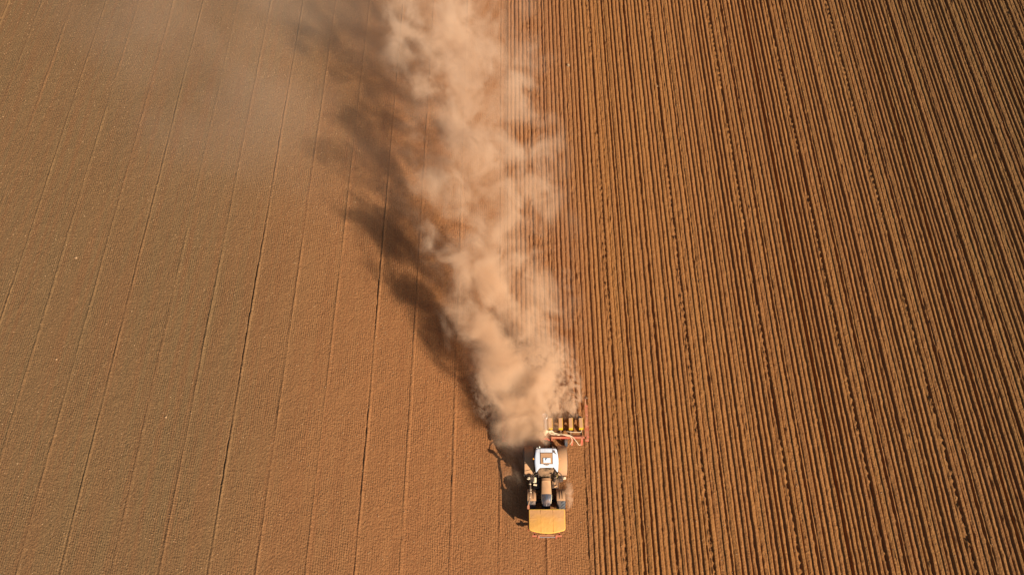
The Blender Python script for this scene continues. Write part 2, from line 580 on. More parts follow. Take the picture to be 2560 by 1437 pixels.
# cab
cab = bm_new()
for s in (-1, 1):
    tube(cab, [(s * .50, -0.02, 1.45), (s * .56, 0.10, 2.2), (s * .66, 0.30, 3.0)], 0.04, 6, 4)       # front pillars
    tube(cab, [(s * .78, 0.95, 1.3), (s * .80, 0.95, 2.2), (s * .78, 0.95, 3.0)], 0.035, 6, 3)
    tube(cab, [(s * .74, 1.60, 1.3), (s * .74, 1.60, 2.2), (s * .70, 1.55, 3.0)], 0.045, 6, 3)
box(cab, (0, 0.82, 1.25), (1.5, 1.55, 0.14))
cabf = link('cab_frame', cab, M_BLACK, tractor, smooth=True)
bm = bm_new()   # windscreen, bowed
rows = []
for t in np.linspace(0, 1, 6):
    row = []
    for u in np.linspace(-1, 1, 9):
        hw = .53 + .11 * t
        y = (-0.06 + 0.36 * t ** 1.3) + (0.10 + 0.05 * (1 - t)) * u * u
        row.append((u * hw, y, 1.50 + 1.5 * t))
    rows.append(row)
loft(bm, rows, caps=False, closed=False)
link('windscreen', bm, M_GLASS, tractor, smooth=True)
for s in (-1, 1):
    bm = bm_new()
    loft(bm, [[(s * .60, 0.12, 1.35), (s * .80, 0.9, 1.35), (s * .75, 1.56, 1.35)], [(s * .63, 0.2, 2.2), (s * .815, 0.9, 2.2), (s * .755, 1.56, 2.2)],
              [(s * .70, 0.34, 2.98), (s * .79, 0.9, 2.98), (s * .715, 1.52, 2.98)]], caps=False, closed=False)
    link('side_window', bm, M_GLASS, tractor, smooth=True)
    bm = bm_new()
    box(bm, (s * .80, 0.62, 1.05), (0.06, 0.95, 0.5))
    link('door_panel', bm, M_GREEN, tractor, bevel=0.02)
bm = bm_new()
loft(bm, [[(-.72, 1.60, 1.35), (0, 1.66, 1.35), (.72, 1.60, 1.35)], [(-.69, 1.56, 2.98), (0, 1.60, 2.98), (.69, 1.56, 2.98)]], caps=False, closed=False)
link('rear_window', bm, M_GLASS, tractor, smooth=True)
bm = bm_new()
box(bm, (0, 1.0, 1.62), (0.5, 0.5, 0.16)); box(bm, (0, 1.24, 1.95), (0.5, 0.14, 0.6))
link('driver_seat', bm, M_BLACK, tractor, bevel=0.05)
bm = bm_new()
box(bm, (0, 0.25, 1.52), (0.8, 0.3, 0.25))
tube(bm, [(0, 0.3, 1.6), (0, 0.52, 1.95)], 0.03, 6, 1)
for k in range(12):
    a, b = 2 * math.pi * k / 12, 2 * math.pi * (k + 1) / 12
    cyl(bm, (.19 * math.cos(a), .52 + .13 * math.sin(a), 1.96 + .12 * math.sin(a)), (.19 * math.cos(b), .52 + .13 * math.sin(b), 1.96 + .12 * math.sin(b)), 0.016, n=6)
link('steering_console', bm, M_BLACK, tractor)

# roof
half = [(0.0, 1.70), (.42, 1.70), (.66, 1.67), (.735, 1.60), (.785, 1.30), (.83, 0.92), (.825, 0.62), (.79, 0.25), (.765, 0.06), (.735, 0.015), (.705, 0.045), (.60, 0.19), (.505, 0.31), (.45, 0.335), (0.0, 0.35)]
out = half + [(-x, y) for x, y in reversed(half[1:-1])]
cx, cyc = 0.0, 0.95
def ringo(sc, z):
    return [(cx + (x - cx) * sc, cyc + (y - cyc) * sc, z) for x, y in out]
bm = bm_new()
loft(bm, [ringo(.93, 2.94), ringo(.985, 2.97), ringo(1.0, 3.03), ringo(.985, 3.085), ringo(.94, 3.115), ringo(.87, 3.13)])
roof = link('cab_roof', bm, M_WHITE, tractor, smooth=True)
bm = bm_new()   # hatch: dark gasket frame
for (x0, x1, y0, y1) in ((-.435, .435, 1.32, 1.355), (-.435, .435, .555, .59), (-.435, -.40, .555, 1.355), (.40, .435, .555, 1.355)):
    box(bm, ((x0 + x1) / 2, (y0 + y1) / 2, 3.139), (x1 - x0, y1 - y0, 0.022))
link('hatch_gasket', bm, M_BLACK, roof)
bm = bm_new()
box(bm, (0, .955, 3.145), (.795, .725, .03))
link('roof_hatch', bm, M_DUSTY, roof, bevel=0.012)
bm = bm_new()
box(bm, (0.02, .80, 3.185), (.50, .34, .05))
link('hatch_panel', bm, paint('pale_panel', (0.72, 0.74, 0.74), 0.4, 0.12), roof, bevel=0.02)
bm = bm_new()
cyl(bm, (0.03, .82, 3.20), (0.03, .82, 3.27), 0.105, 0.075, 18)
link('antenna_dome', bm, M_WHITE, roof, smooth=True)
bm = bm_new()
box(bm, (0, .50, 3.14), (.36, .035, .04)); box(bm, (0.0, .435, 3.135), (.16, .03, .02))
link('hatch_hinge', bm, M_LID, roof)
for s in (-1, 1):
    bm = bm_new()
    box(bm, (s * .43, 1.50, 3.127), (0.03, 0.36, 0.02))
    link('roof_groove', bm, M_BLACK, roof)
    bm = bm_new()
    cyl(bm, (s * .47, 1.72, 3.02), (s * .47, 1.82, 3.03), 0.05); box(bm, (s * .62, 1.70, 3.0), (.12, .07, .1))
    link('work_light', bm, M_GLASSY if s < 0 else M_BLACK, roof)
    bm = bm_new()
    cyl(bm, (s * .90, .95, 2.98), (s * .90, .95, 3.10), 0.055, 0.045, 12); cyl(bm, (s * .78, .95, 2.98), (s * .90, .95, 2.98), 0.02, n=6)
    link('beacon', bm, M_AMBER, roof, smooth=True)
bm = bm_new()
tube(bm, [(.50, 1.45, 3.12), (.56, 1.38, 3.20), (.70, 1.22, 3.22)], 0.022, 6, 4)
box(bm, (.55, 1.42, 3.15), (.10, .14, .07))
link('aerial', bm, M_BLACK, roof)

# fenders
def fender(name, xi, xo, yc, zc, r, a0, a1, mat, n=14, thick=0.035, lip=0.05):
    bm = bm_new()
    rings = []
    for a in np.linspace(R(a0), R(a1), n):
        c, s = math.cos(a), math.sin(a)
        f = lambda x, rr: (x, yc + rr * c, zc + rr * s)
        rings.append([f(xi, r - thick), f(xi, r), f(xi + (xo - xi) * .1, r + .02), f(xi + (xo - xi) * .9, r + .02), f(xo, r), f(xo, r - lip - thick), f(xo - (xo - xi) * .06, r - thick)])
    loft(bm, rings)
    return link(name, bm, mat, tractor, smooth=True)
for s in (-1, 1):
    fd = fender('rear_fender', s * .86, s * 1.50, 1.33, 0.99, 1.11, 22, 164, M_DUSTY, 18)
    bm = bm_new()
    box(bm, (s * 1.02, .56, 1.80), (.10, .16, .03), Matrix.Rotation(R(42), 3, 'X'))
    link('fender_panel', bm, M_GREEN, fd)
    ff = fender('front_fender', s * .72, s * 1.32, -1.42, 0.72, 0.82, 20, 102, M_DUSTY, 12, lip=0.03)
    for dx in (.92, 1.10):
        bm = bm_new()
        for a in np.linspace(R(45), R(88), 6):
            box(bm, (s * dx, -1.42 + .845 * math.cos(a), .72 + .845 * math.sin(a)), (.035, .125, .02), Matrix.Rotation(a - math.pi / 2, 3, 'X'))
        link('fender_rib', bm, M_DARK, ff)

# wheels
def tyre_profile(w, r, rr):
    return [(-w * .30, rr), (-w * .46, rr + .06), (-w * .5, (r + rr) / 2), (-w * .47, r * .93), (-w * .40, r * .975), (-w * .2, r * .995), (0, r), (w * .2, r * .995), (w * .40, r * .975), (w * .47, r * .93), (w * .5, (r + rr) / 2), (w * .46, rr + .06), (w * .30, rr)]
lug_mesh = {}
def lug_data(w, r, s):
    key = (w, r, s)
    if key not in lug_mesh:
        bm = bm_new()
        rings = []
        for t in np.linspace(0, 1, 4):
            x = s * (w * .02 + t * w * .46)
            ang = -0.27 * t ** 0.85
            hh = 0.036 * (1 - .25 * t)
            rad = r * (1.0 - 0.045 * t ** 2) - 0.012
            ring = []
            for da, dr in ((-.030, 0), (-.024, hh + .012), (.024, hh + .012), (.030, 0)):
                a = ang + da / r * 1.0 + math.pi / 2
                ring.append((x, (rad + dr) * math.cos(a), (rad + dr) * math.sin(a)))
            rings.append(ring)
        loft(bm, rings)
        bmesh.ops.recalc_face_normals(bm, faces=bm.faces)
        me = bpy.data.meshes.new('tread_lug'); bm.to_mesh(me); bm.free()
        me.materials.append(M_RUBBER)
        lug_mesh[key] = me
    return lug_mesh[key]
def wheel(name, x, y, r, w, rr, nlug, single):
    bm = bm_new()
    lathe_x(bm, tyre_profile(w, r, rr), 48)
    ty = link(name, bm, M_RUBBER, tractor, smooth=True)
    ty.location = (x, y, r)
    s = 1 if x > 0 else -1
    bm = bm_new()
    lathe_x(bm, [(-w * .3, rr * .98), (-w * .3, rr * 1.04), (w * .3, rr * 1.04), (w * .3, rr * .98), (w * .1 * s, rr * .9), (w * .12 * s, rr * .35), (w * .3 * s, rr * .3), (w * .3 * s, 0.001), (-w * .1 * s, 0.001), (-w * .02 * s, rr * .85)], 32)
    link('rim', bm, M_RIM, ty, smooth=True)
    if single:
        for k in range(nlug):
            for q in (-1, 1):
                lo = bpy.data.objects.new('tread_lug', lug_data(w, r, q))
                COL.objects.link(lo); lo.parent = ty
                lo.rotation_euler = ((k + (0.5 if q > 0 else 0)) * 2 * math.pi / nlug, 0, 0)
    else:
        bm = bm_new()
        for k in range(nlug):
            for q in (-1, 1):
                b2 = bmesh.new(); b2.from_mesh(lug_data(w, r, q))
                bmesh.ops.rotate(b2, verts=b2.verts, cent=(0, 0, 0), matrix=Matrix.Rotation((k + (0.5 if q > 0 else 0)) * 2 * math.pi / nlug, 3, 'X'))
                tmp = bpy.data.meshes.new('tmp'); b2.to_mesh(tmp); b2.free()
                bm.from_mesh(tmp); bpy.data.meshes.remove(tmp)
        t = link('tread', bm, M_RUBBER, ty)
    return ty
for s in (-1, 1):
    wheel('front_wheel', s * 1.04, -1.38, 0.74, 0.60, 0.38, 20, True)
    wheel('rear_wheel', s * 1.20, 1.33, 1.00, 0.70, 0.52, 22, False)

# steps / tanks between the axles
for s in (-1, 1):
    bm = bm_new()
    box(bm, (s * .66, -0.28, .88), (.46, .72, .48))
    link('fuel_tank' if s < 0 else 'battery_box', bm, M_BLACK, tractor, bevel=0.05)
    for k in range(3):
        bm = bm_new()
        box(bm, (s * (1.0 + .04 * k), .12, .55 + .25 * k), (.30, .34, .03))
        link('cab_step', bm, M_BLACK, tractor)

# mirrors and lamps on brackets
for s in (-1, 1):
    bm = bm_new()
    tube(bm, [(s * .62, 0.20, 2.72), (s * .82, 0.10, 2.74), (s * 1.0, -0.05, 2.70), (s * 1.10, -0.28, 2.62), (s * 1.12, -.34, 2.3)], 0.028, 6, 4)
    tube(bm, [(s * .62, 0.12, 2.2), (s * .86, 0.0, 2.2), (s * 1.10, -0.30, 2.3)], 0.022, 6, 4)
    mirror = link('mirror', bm, M_BLACK, tractor, smooth=True)
    bm = bm_new()
    box(bm, (s * 1.02, -0.34, 2.36), (.26, .12, .46), Matrix.Rotation(R(20 * s), 3, 'Z') @ Matrix.Rotation(R(-14), 3, 'X'))
    link('mirror_housing', bm, M_BLACK, mirror, bevel=0.03)
    bm = bm_new()
    box(bm, (s * 1.04, -0.275, 2.355), (.22, .012, .40), Matrix.Rotation(R(20 * s), 3, 'Z') @ Matrix.Rotation(R(-14), 3, 'X'))
    link('mirror_glass', bm, M_STEEL, mirror)
    bm = bm_new()
    cyl(bm, (s * 1.22, -.20, 2.50), (s * 1.22, -.32, 2.50), 0.12, 0.13, 16)
    cyl(bm, (s * 1.10, -.26, 2.48), (s * 1.22, -.24, 2.49), 0.03, n=6)
    link('bracket_lamp', bm, M_PALE, mirror, smooth=True)
# exhaust on the right, air filter on the left
bm = bm_new()
cyl(bm, (.60, -0.12, 1.2), (.60, -0.12, 2.25), 0.085, n=16); tube(bm, [(.60, -.12, 2.2), (.60, -.12, 2.55), (.68, -.26, 2.72)], 0.06, 10, 4)
link('exhaust_pipe', bm, M_BLACK, tractor, smooth=True)
bm = bm_new()
cyl(bm, (-.80, -.05, 1.8), (-.80, -.36, 1.82), 0.12, n=14); cyl(bm, (-.88, -.50, 1.74), (-.66, -.54, 1.76), 0.07, n=12)
link('air_cleaner', bm, M_PALE, tractor, smooth=True)
bm = bm_new()
box(bm, (.62, -.46, 1.42), (.14, .34, .10)); cyl(bm, (.56, -.62, 1.5), (.78, -.52, 1.5), .05, n=10)
link('coolant_bottle', bm, M_LID, tractor, bevel=0.02)
# linkages
bm = bm_new()
for s in (-1, 1):
    tube(bm, [(s * .42, 1.9, .75), (s * .46, 2.5, .68), (s * .46, 3.1, .72)], 0.05, 6, 3)
    tube(bm, [(s * .40, 1.9, 1.35), (s * .45, 2.4, 1.2), (s * .46, 2.6, .72)], 0.035, 6, 3)
tube(bm, [(0, 1.9, 1.35), (0, 3.1, 1.3)], 0.04, 6, 1)
link('rear_linkage', bm, M_DARK, tractor, smooth=True)
bm = bm_new()
for s in (-1, 1):
    box(bm, (s * .38, -2.25, .70), (.08, .55, .12))
box(bm, (0, -2.22, .70), (.70, .08, .08))
link('front_linkage', bm, M_RED, tractor)

# ------------------------------------------------------------------ front hopper
hx, hy = 2.45, 11.45
hopper = empty('seed_hopper', (hx, hy, 0.0), 'orange covered seed and fertiliser hopper carried in front of the tractor', 'hopper')
def hop_out(hw, yb, yf, bulge, rc, n=6):
    """outline from the rear-left corner, round the bowed front, to the rear right"""
    pts = [(-hw, yb)]
    for k in range(n + 1):
        a = math.pi + (math.pi / 2) * k / n
        pts.append((-hw + rc + rc * math.cos(a), yf + rc + rc * math.sin(a)))
    for t in np.linspace(0, 1, 9)[1:-1]:
        x = (-hw + rc) + 2 * (hw - rc) * t
        pts.append((x, yf - bulge * (1 - (2 * t - 1) ** 2)))
    for k in range(n + 1):
        a = 1.5 * math.pi + (math.pi / 2) * k / n
        pts.append((hw - rc + rc * math.cos(a), yf + rc + rc * math.sin(a)))
    pts.append((hw, yb))
    return pts
def rr(hw, yb, yf, bulge, rc, z):
    return [(x, y, z) for x, y in hop_out(hw, yb, yf, bulge, rc)]
bm = bm_new()
loft(bm, [rr(.55, .45, -.35, .05, .12, .62), rr(.95, .72, -.50, .10, .15, 1.05), rr(1.20, .80, -.60, .14, .20, 1.45), rr(1.20, .80, -.60, .14, .20, 1.70)])
link('tank_body', bm, M_DRED, hopper, smooth=True)
bm = bm_new()
loft(bm, [rr(1.205, .81, -.61, .145, .21, 1.62), rr(1.235, .835, -.625, .155, .22, 1.66), rr(1.235, .835, -.625, .155, .22, 1.735), rr(1.20, .80, -.60, .14, .20, 1.75)])
link('tank_lip', bm, M_LIP, hopper, smooth=True)
bm = bm_new()
N = 20
base = hop_out(1.19, .79, -.59, .14, .19)
def dome(sc):
    return [(x * sc, .1 + (y - .1) * sc, 1.752 + .075 * (1 - sc ** 2) + 0.010 * math.sin(9 * x * sc) * (1 - sc)) for x, y in base]
loft(bm, [dome(s) for s in (1.0, .94, .82, .66, .48, .3, .12)])
link('tank_cover', bm, M_COVER, hopper, smooth=True)
for y in (.22,):
    bm = bm_new()
    tube(bm, [(-1.15, y, 1.768), (-.6, y, 1.805), (0, y, 1.825), (.6, y, 1.805), (1.15, y, 1.768)], 0.012, 6, 4)
    link('cover_rib', bm, M_COVER, hopper, smooth=True)
for x in (-.42, .42):
    bm = bm_new()
    tube(bm, [(x, .76, 1.772), (x, .4, 1.808), (x, 0, 1.818), (x, -.4, 1.80), (x, -.72, 1.768)], 0.012, 6, 4)
    link('cover_rib', bm, M_COVER, hopper, smooth=True)
bm = bm_new()
box(bm, (0, -.80, .95), (2.05, .10, .12)); box(bm, (-.86, -.62, .82), (.10, .34, .10)); box(bm, (.86, -.62, .82), (.10, .34, .10))
box(bm, (0, .2, .55), (1.0, 1.1, .1)); box(bm, (-.4, .75, .7), (.1, .12, .6)); box(bm, (.4, .75, .7), (.1, .12, .6))
link('support_frame', bm, M_RED, hopper, bevel=0.012)
bm = bm_new()
box(bm, (.02, -.90, 1.02), (1.16, .05, .06))
link('front_rail', bm, M_STEEL, hopper)
for s in (-1, 1):
    bm = bm_new()
    box(bm, (.02 + s * .60, -.87, 1.0), (.11, .20, .13))
    link('frame_lug', bm, M_RED, hopper, bevel=0.015)
bm = bm_new()
box(bm, (.55, .88, 1.60), (.55, .06, .05))
link('rear_handle', bm, M_YELLOW, hopper)
bm = bm_new()
loft(bm, [[(x, y, z) for x, y in ((-1.30, .78), (-1.30, -.45), (-1.245, -.45), (-1.245, .78))] for z in (.9, 1.58)])
link('side_board', bm, M_DRED, hopper)

# air line from the hopper back to the planter
bm = bm_new()
box(bm, (-1.28, 1.0, 1.64), (.16, .20, .16)); cyl(bm, (-1.28, .86, 1.64), (-1.28, 1.16, 1.66), .075, n=10)
link('hose_coupling', bm, M_RED, hopper, bevel=0.015)
bm = bm_new()
tube(bm, [(-1.28, 1.14, 1.66), (-1.20, 1.45, 1.80), (-1.12, 1.8, 1.90), (-1.13, 2.3, 2.0), (-1.14, 2.75, 1.96), (-1.05, 3.1, 1.6), (-.9, 3.5, 1.2), (-.7, 4.0, 1.0)], 0.062, 10, 6)
hose = link('air_hose', bm, M_BLACK, hopper, smooth=True)
for (y, x, z) in ((1.62, -1.16, 1.86), (1.95, -1.12, 1.935), (2.12, -1.122, 1.965), (2.50, -1.15, 2.01)):
    bm = bm_new()
    cyl(bm, (x, y - .03, z), (x, y + .03, z), 0.072, n=12)
    link('hose_band', bm, M_PALE, hose)

# ------------------------------------------------------------------ planter
PX, PY = 2.505, 18.0
planter = empty('seed_planter', (PX, PY, 0.0), 'red eight row seed planter with yellow hoppers towed behind the tractor in dust', 'planter')
bm = bm_new()
box(bm, (0, -.38, .90), (5.9, .14, .14)); box(bm, (0, -.20, .78), (5.4, .08, .1))
link('main_beam', bm, M_RED, planter, bevel=0.015)
bm = bm_new()
for s in (-1, 1):
    box(bm, (s * .45, -.55, .95), (.09, .3, .6)); tube(bm, [(s * .42, -.6, .75), (s * .1, -.62, 1.4)], .045, 6, 1)
box(bm, (0, -.62, 1.4), (.3, .1, .16))
link('hitch_frame', bm, M_RED, planter, bevel=0.01)
XU = [(k - 3.5) * .75 for k in range(8)]
protos = None
def unit_meshes():
    d = {}
    bm = bm_new()       # shank, parallel arms and body
    box(bm, (0, .52, .55), (.10, .9, .14)); box(bm, (0, -.02, .72), (.14, .42, .05)); box(bm, (0, -.02, .52), (.14, .42, .05))
    box(bm, (0, .95, .42), (.06, .5, .07))
    d['row_unit'] = (bm, M_BLACK, .012)
    bm = bm_new()
    loft(bm, [[(-.11, .28, .62), (.11, .28, .62), (.10, .98, .66), (-.10, .98, .66)], [(-.15, .20, .88), (.15, .20, .88), (.15, 1.04, .88), (-.15, 1.04, .88)], [(-.15, .20, 1.10), (.15, .20, 1.10), (.15, 1.04, 1.10), (-.15, 1.04, 1.10)]])
    d['hopper_bin'] = (bm, M_YELLOW, .015)
    bm = bm_new()
    loft(bm, [[(-.145, .285, 1.103), (.118, .285, 1.103), (.118, 1.05, 1.103), (-.145, 1.05, 1.103)], [(-.135, .295, 1.150), (.108, .295, 1.150), (.108, 1.04, 1.150), (-.135, 1.04, 1.150)]])
    d['hopper_lid'] = (bm, M_LID, .01)
    bm = bm_new()
    box(bm, (.138, .68, 1.118), (.03, .76, .05))
    d['lid_edge'] = (bm, M_LIP, 0)
    bm = bm_new()
    for s in (-1, 1):
        lathe = bmesh.new(); lathe_x(lathe, [(-.02, .02), (-.04, .17), (0, .19), (.04, .17), (.02, .02)], 20)
        bmesh.ops.rotate(lathe, verts=lathe.verts, cent=(0, 0, 0), matrix=Matrix.Rotation(R(12 * s), 3, 'Z'))
        bmesh.ops.translate(lathe, verts=lathe.verts, vec=(s * .09, 1.28, .24))
        tmp = bpy.data.meshes.new('t'); lathe.to_mesh(tmp); lathe.free(); bm.from_mesh(tmp); bpy.data.meshes.remove(tmp)
    d['press_wheel'] = (bm, M_RUBBER, 0)
    bm = bm_new()
    lathe_x(bm, [(-.012, .02), (-.004, .22), (.004, .22), (.012, .02)], 22)
    bmesh.ops.translate(bm, verts=bm.verts, vec=(0, .42, .23))
    d['coulter_disc'] = (bm, M_STEEL, 0)
    return d
src = {}
for n, (bm, m, bv) in unit_meshes().items():
    src[n] = link(n, bm, m, planter if n == 'row_unit' else src['row_unit'], bevel=bv)
src['row_unit'].location = (XU[-1], 0, 0)
for x in XU[:-1]:
    u = src['row_unit'].copy(); COL.objects.link(u); u.parent = planter; u.location = (x, 0, 0)
    for n, so in src.items():
        if n != 'row_unit':
            c = so.copy(); COL.objects.link(c); c.parent = u
# fan, duct, distributor and seed hoses
bm = bm_new()
for k in range(20):
    a, b = 2 * math.pi * k / 20, 2 * math.pi * (k + 1) / 20
    cyl(bm, (-.045 + .20 * math.cos(a), 1.0 + .20 * math.sin(a), 1.66), (-.045 + .20 * math.cos(b), 1.0 + .20 * math.sin(b), 1.66), 0.03, n=6)
cyl(bm, (-.045, 1.0, 1.45), (-.045, 1.0, 1.60), .19, n=20)
link('fan_housing', bm, M_STEEL, planter, smooth=True)
bm = bm_new()
cyl(bm, (-.045, .82, 1.58), (-.045, -.02, 1.62), .115, n=14)
for k in range(5):
    cyl(bm, (-.045, .7 - .15 * k, 1.585 + .005 * k), (-.045, .66 - .15 * k, 1.587 + .005 * k), .128, n=14)
link('air_duct', bm, M_STEEL, planter, smooth=True)
bm = bm_new()
cyl(bm, (-.05, -.22, 1.0), (-.05, -.22, 1.75), .07, n=12); cyl(bm, (-.05, -.22, 1.75), (-.05, -.22, 1.84), .17, .19, 18); cyl(bm, (-.05, -.22, 1.84), (-.05, -.22, 1.93), .19, .07, 18)
link('seed_distributor', bm, M_PALE, planter, smooth=True)
for k, x in enumerate(XU):
    s = 1 if x > 0 else -1
    q = abs(x)
    bm = bm_new()
    wv = random.uniform(-.05, .05)
    pts = [(-.05 + s * .17, -.22 + .03 * (k % 4), 1.79), (s * .45, -.10 - .07 * (k % 4) + wv, 1.62), (s * (.5 + q * .35), -.22 - .04 * (k % 3), 1.22 + .04 * (k % 3))]
    if q > 2.5:
        pts += [(s * (q - .75), -.32, 1.10), (s * (q - .42), -.62, .92), (s * (q - .2), -.86, .72), (s * (q - .05), -.80, .6)]
    elif q > 1.8:
        pts += [(s * (q - .35), -.30, 1.12), (s * (q - .05), -.36, 1.05), (s * (q + .05), -.60, .85), (s * (q - .1), -.82, .65)]
    else:
        pts += [(s * q, -.12, 1.05), (s * q, .18, .95)]
    tube(bm, pts, 0.026, 7, 5)
    link('seed_hose', bm, M_HOSE, planter, smooth=True)
bm = bm_new()
tube(bm, [(2.62, .28, 1.0), (2.62, .02, 1.02), (2.45, -.02, 1.04), (1.9, .0, 1.05), (1.55, .06, 1.0)], 0.024, 7, 5)
link('seed_hose', bm, M_HOSE, planter, smooth=True)
for x in (-2.65, -1.95, 1.95, 2.65):
    bm = bm_new()
    loft(bm, [[(x - .075, -.46, z0), (x + .075, -.46, z0), (x + .075, -.30, z0), (x - .075, -.30, z0)] for z0 in (.84, .97)])
    loft(bm, [[(x - .065, -.82, .42), (x + .065, -.82, .42), (x + .065, -.68, .42), (x - .065, -.68, .42)], [(x - .075, -.55, .93), (x + .075, -.55, .93), (x + .075, -.42, .93), (x - .075, -.42, .93)]])
    link('parking_stand', bm, M_RED, planter, bevel=0.01)
for s in (-1, 1):
    bm = bm_new()
    box(bm, (s * 3.02, 1.05, 1.06), (.075, 3.2, .08)); box(bm, (s * 3.13, .75, 1.02), (.055, 2.6, .06))
    for y in (-.35, .45, 1.3, 2.0):
        box(bm, (s * 3.075, y, 1.04), (.20, .07, .10))
    box(bm, (s * 3.02, -.62, .98), (.26, .14, .12))
    arm = link('marker_arm', bm, M_RED, planter, bevel=0.01)
    bm = bm_new()
    tube(bm, [(s * 2.88, -.36, 1.06), (s * 2.98, .9, 1.12)], 0.028, 6, 1)
    link('arm_strut', bm, M_RED, arm)
    bm = bm_new()
    lathe_x(bm, [(-.02, .02), (-.03, .18), (.03, .20), (.02, .02)], 20)
    bmesh.ops.translate(bm, verts=bm.verts, vec=(s * 3.07, 2.66, 1.0))
    box(bm, (s * 3.10, 2.60, 1.06), (.22, .10, .08))
    link('marker_disc', bm, M_BLACK, arm)
for s in (-1, 1):
    bm = bm_new()
    lathe_x(bm, [(-.10, .17), (-.12, .30), (-.08, .36), (.08, .36), (.12, .30), (.10, .17)], 24)
    bmesh.ops.translate(bm, verts=bm.verts, vec=(s * 1.5, -.55, .36))
    link('support_wheel', bm, M_RUBBER, planter, smooth=True)

# ------------------------------------------------------------------ clods
def clod_mesh(seed, r):
    bm = bmesh.new()
    bmesh.ops.create_icosphere(bm, subdivisions=2, radius=r)
    rn = random.Random(seed)
    ph = [rn.uniform(0, 6) for _ in range(6)]
    for v in bm.verts:
        d = v.co.normalized()
        k = 1 + .22 * math.sin(3 * d.x + ph[0]) + .18 * math.sin(4 * d.y + ph[1]) + .15 * math.sin(5 * d.z + 3 * d.x + ph[2]) + rn.uniform(-.07, .07)
        v.co = Vector((d.x * r * k, d.y * r * k * .85, d.z * r * k * .7))
    return bm
m, nt_, p_ = new_mat('dry_clod')
xx_, yy_, zz_ = position(nt_)
c_ = mix(nt_, noise(nt_, comb(nt_, xx_, yy_, zz_), 9.0, 4, .6).step(.3, .7), (0.24, 0.125, 0.055), (0.40, 0.24, 0.115))
nt_.links.new(c_, p_.inputs['Base Color']); p_.inputs['Roughness'].default_value = .9
M_CLOD = m
for k, (x, y, r, lab) in enumerate([
        (13.94, 51.99, .13, 'pale dry clod lying on a seed row in the far sown field'),
        (5.54, 54.42, .16, 'brown clod on the edge of the far seed rows beside the dust'),
        (-36.19, 33.41, .11, 'large clod alone on the far left of the harrowed soil'),
        (-25.93, 19.59, .09, 'small clod in the near left harrowed strip'),
        (-35.4, 24.3, .08, 'pale clod beside a seam at the left edge of the harrowed soil')]):
    z = float(soil_z([x], [y])[0])
    o = link('soil_clod', clod_mesh(k, r), M_CLOD, None, smooth=True)
    o.location = (x, y, z + r * .35)
    o['label'] = lab; o['category'] = 'clod'; o['group'] = 'large clods lying on the fields'

# crumbs: pale stones and crumbs all over the tilth
n = 30000
cxs = np.concatenate([rng.uniform(-60, 1, int(n * .62)), rng.uniform(1, 60, n - int(n * .62))])
cys = rng.uniform(3, 71, n)
keep = ~((np.abs(cxs - TX) < 1.6) & (cys > 10) & (cys < 19))
cxs, cys = cxs[keep], cys[keep]
czs = soil_z(cxs, cys)
sz = 0.016 + 0.030 * rng.random(len(cxs)) ** 3
octv = np.array([(1, 0, 0), (-1, 0, 0), (0, 1, 0), (0, -1, 0), (0, 0, 1), (0, 0, -1)], float)
octf = np.array([(0, 2, 4), (2, 1, 4), (1, 3, 4), (3, 0, 4), (2, 0, 5), (1, 2, 5), (3, 1, 5), (0, 3, 5)])
V = octv[None] * sz[:, None, None] * rng.uniform(.7, 1.4, (len(cxs), 6, 1))
V[:, :, 0] += cxs[:, None]; V[:, :, 1] += cys[:, None]; V[:, :, 2] += (czs + sz * .4)[:, None]
F = (octf[None] + 6 * np.arange(len(cxs))[:, None, None]).reshape(-1, 3)
me = bpy.data.meshes.new('soil_crumbs')
me.from_pydata(V.reshape(-1, 3).tolist(), [], F.tolist())
me.materials.append(M_CLOD)
crumbs = bpy.data.objects.new('soil_crumbs', me)
COL.objects.link(crumbs)
crumbs['kind'] = 'stuff'
crumbs['label'] = 'pale stones and crumbs strewn over the soil'

# ------------------------------------------------------------------ dust
# centre line of the plume by distance along the field
YC = [11.5, 13.5, 16.0, 17.2, 18.5, 21.0, 25.0, 30.0, 37.0, 46.0, 56.0, 70.0]
XC = [0.4, 0.0, 0.1, 0.9, 1.0, 0.8, -0.1, -1.4, -2.4, -3.4, -5.4, -8.2]
WW = [0.7, 1.0, 1.4, 2.1, 2.6, 3.4, 4.6, 5.4, 5.7, 5.9, 6.8, 7.8]
ZC = [0.4, 0.6, 0.9, 1.3, 1.7, 3.1, 5.3, 7.2, 8.4, 9.2, 10.0, 11.0]
HH = [0.6, 0.9, 1.2, 1.7, 2.2, 3.0, 3.3, 3.5, 3.8, 4.2, 4.6, 5.2]
AA = [0.0, 0.06, 0.30, 1.35, 1.6, 0.85, 0.46, 0.26, 0.18, 0.14, 0.12, 0.09]
SHEAR = -0.25
DUST_NEAR, DUST_FAR = (0.91, 0.675, 0.465), (0.90, 0.69, 0.50)

def dust_shader(name, step_rate):
    m = bpy.data.materials.new(name)
    m.use_nodes = True
    nt = m.node_tree
    nt.nodes.clear()
    out = nt.nodes.new('ShaderNodeOutputMaterial')
    v = nt.nodes.new('ShaderNodeVolumePrincipled')
    nt.links.new(v.outputs[0], out.inputs['Volume'])
    v.inputs['Color'].default_value = DUST_NEAR + (1,)
    v.inputs['Anisotropy'].default_value = 0.1
    m.cycles.volume_step_rate = step_rate
    m.cycles.homogeneous_volume = False
    return m, nt, v

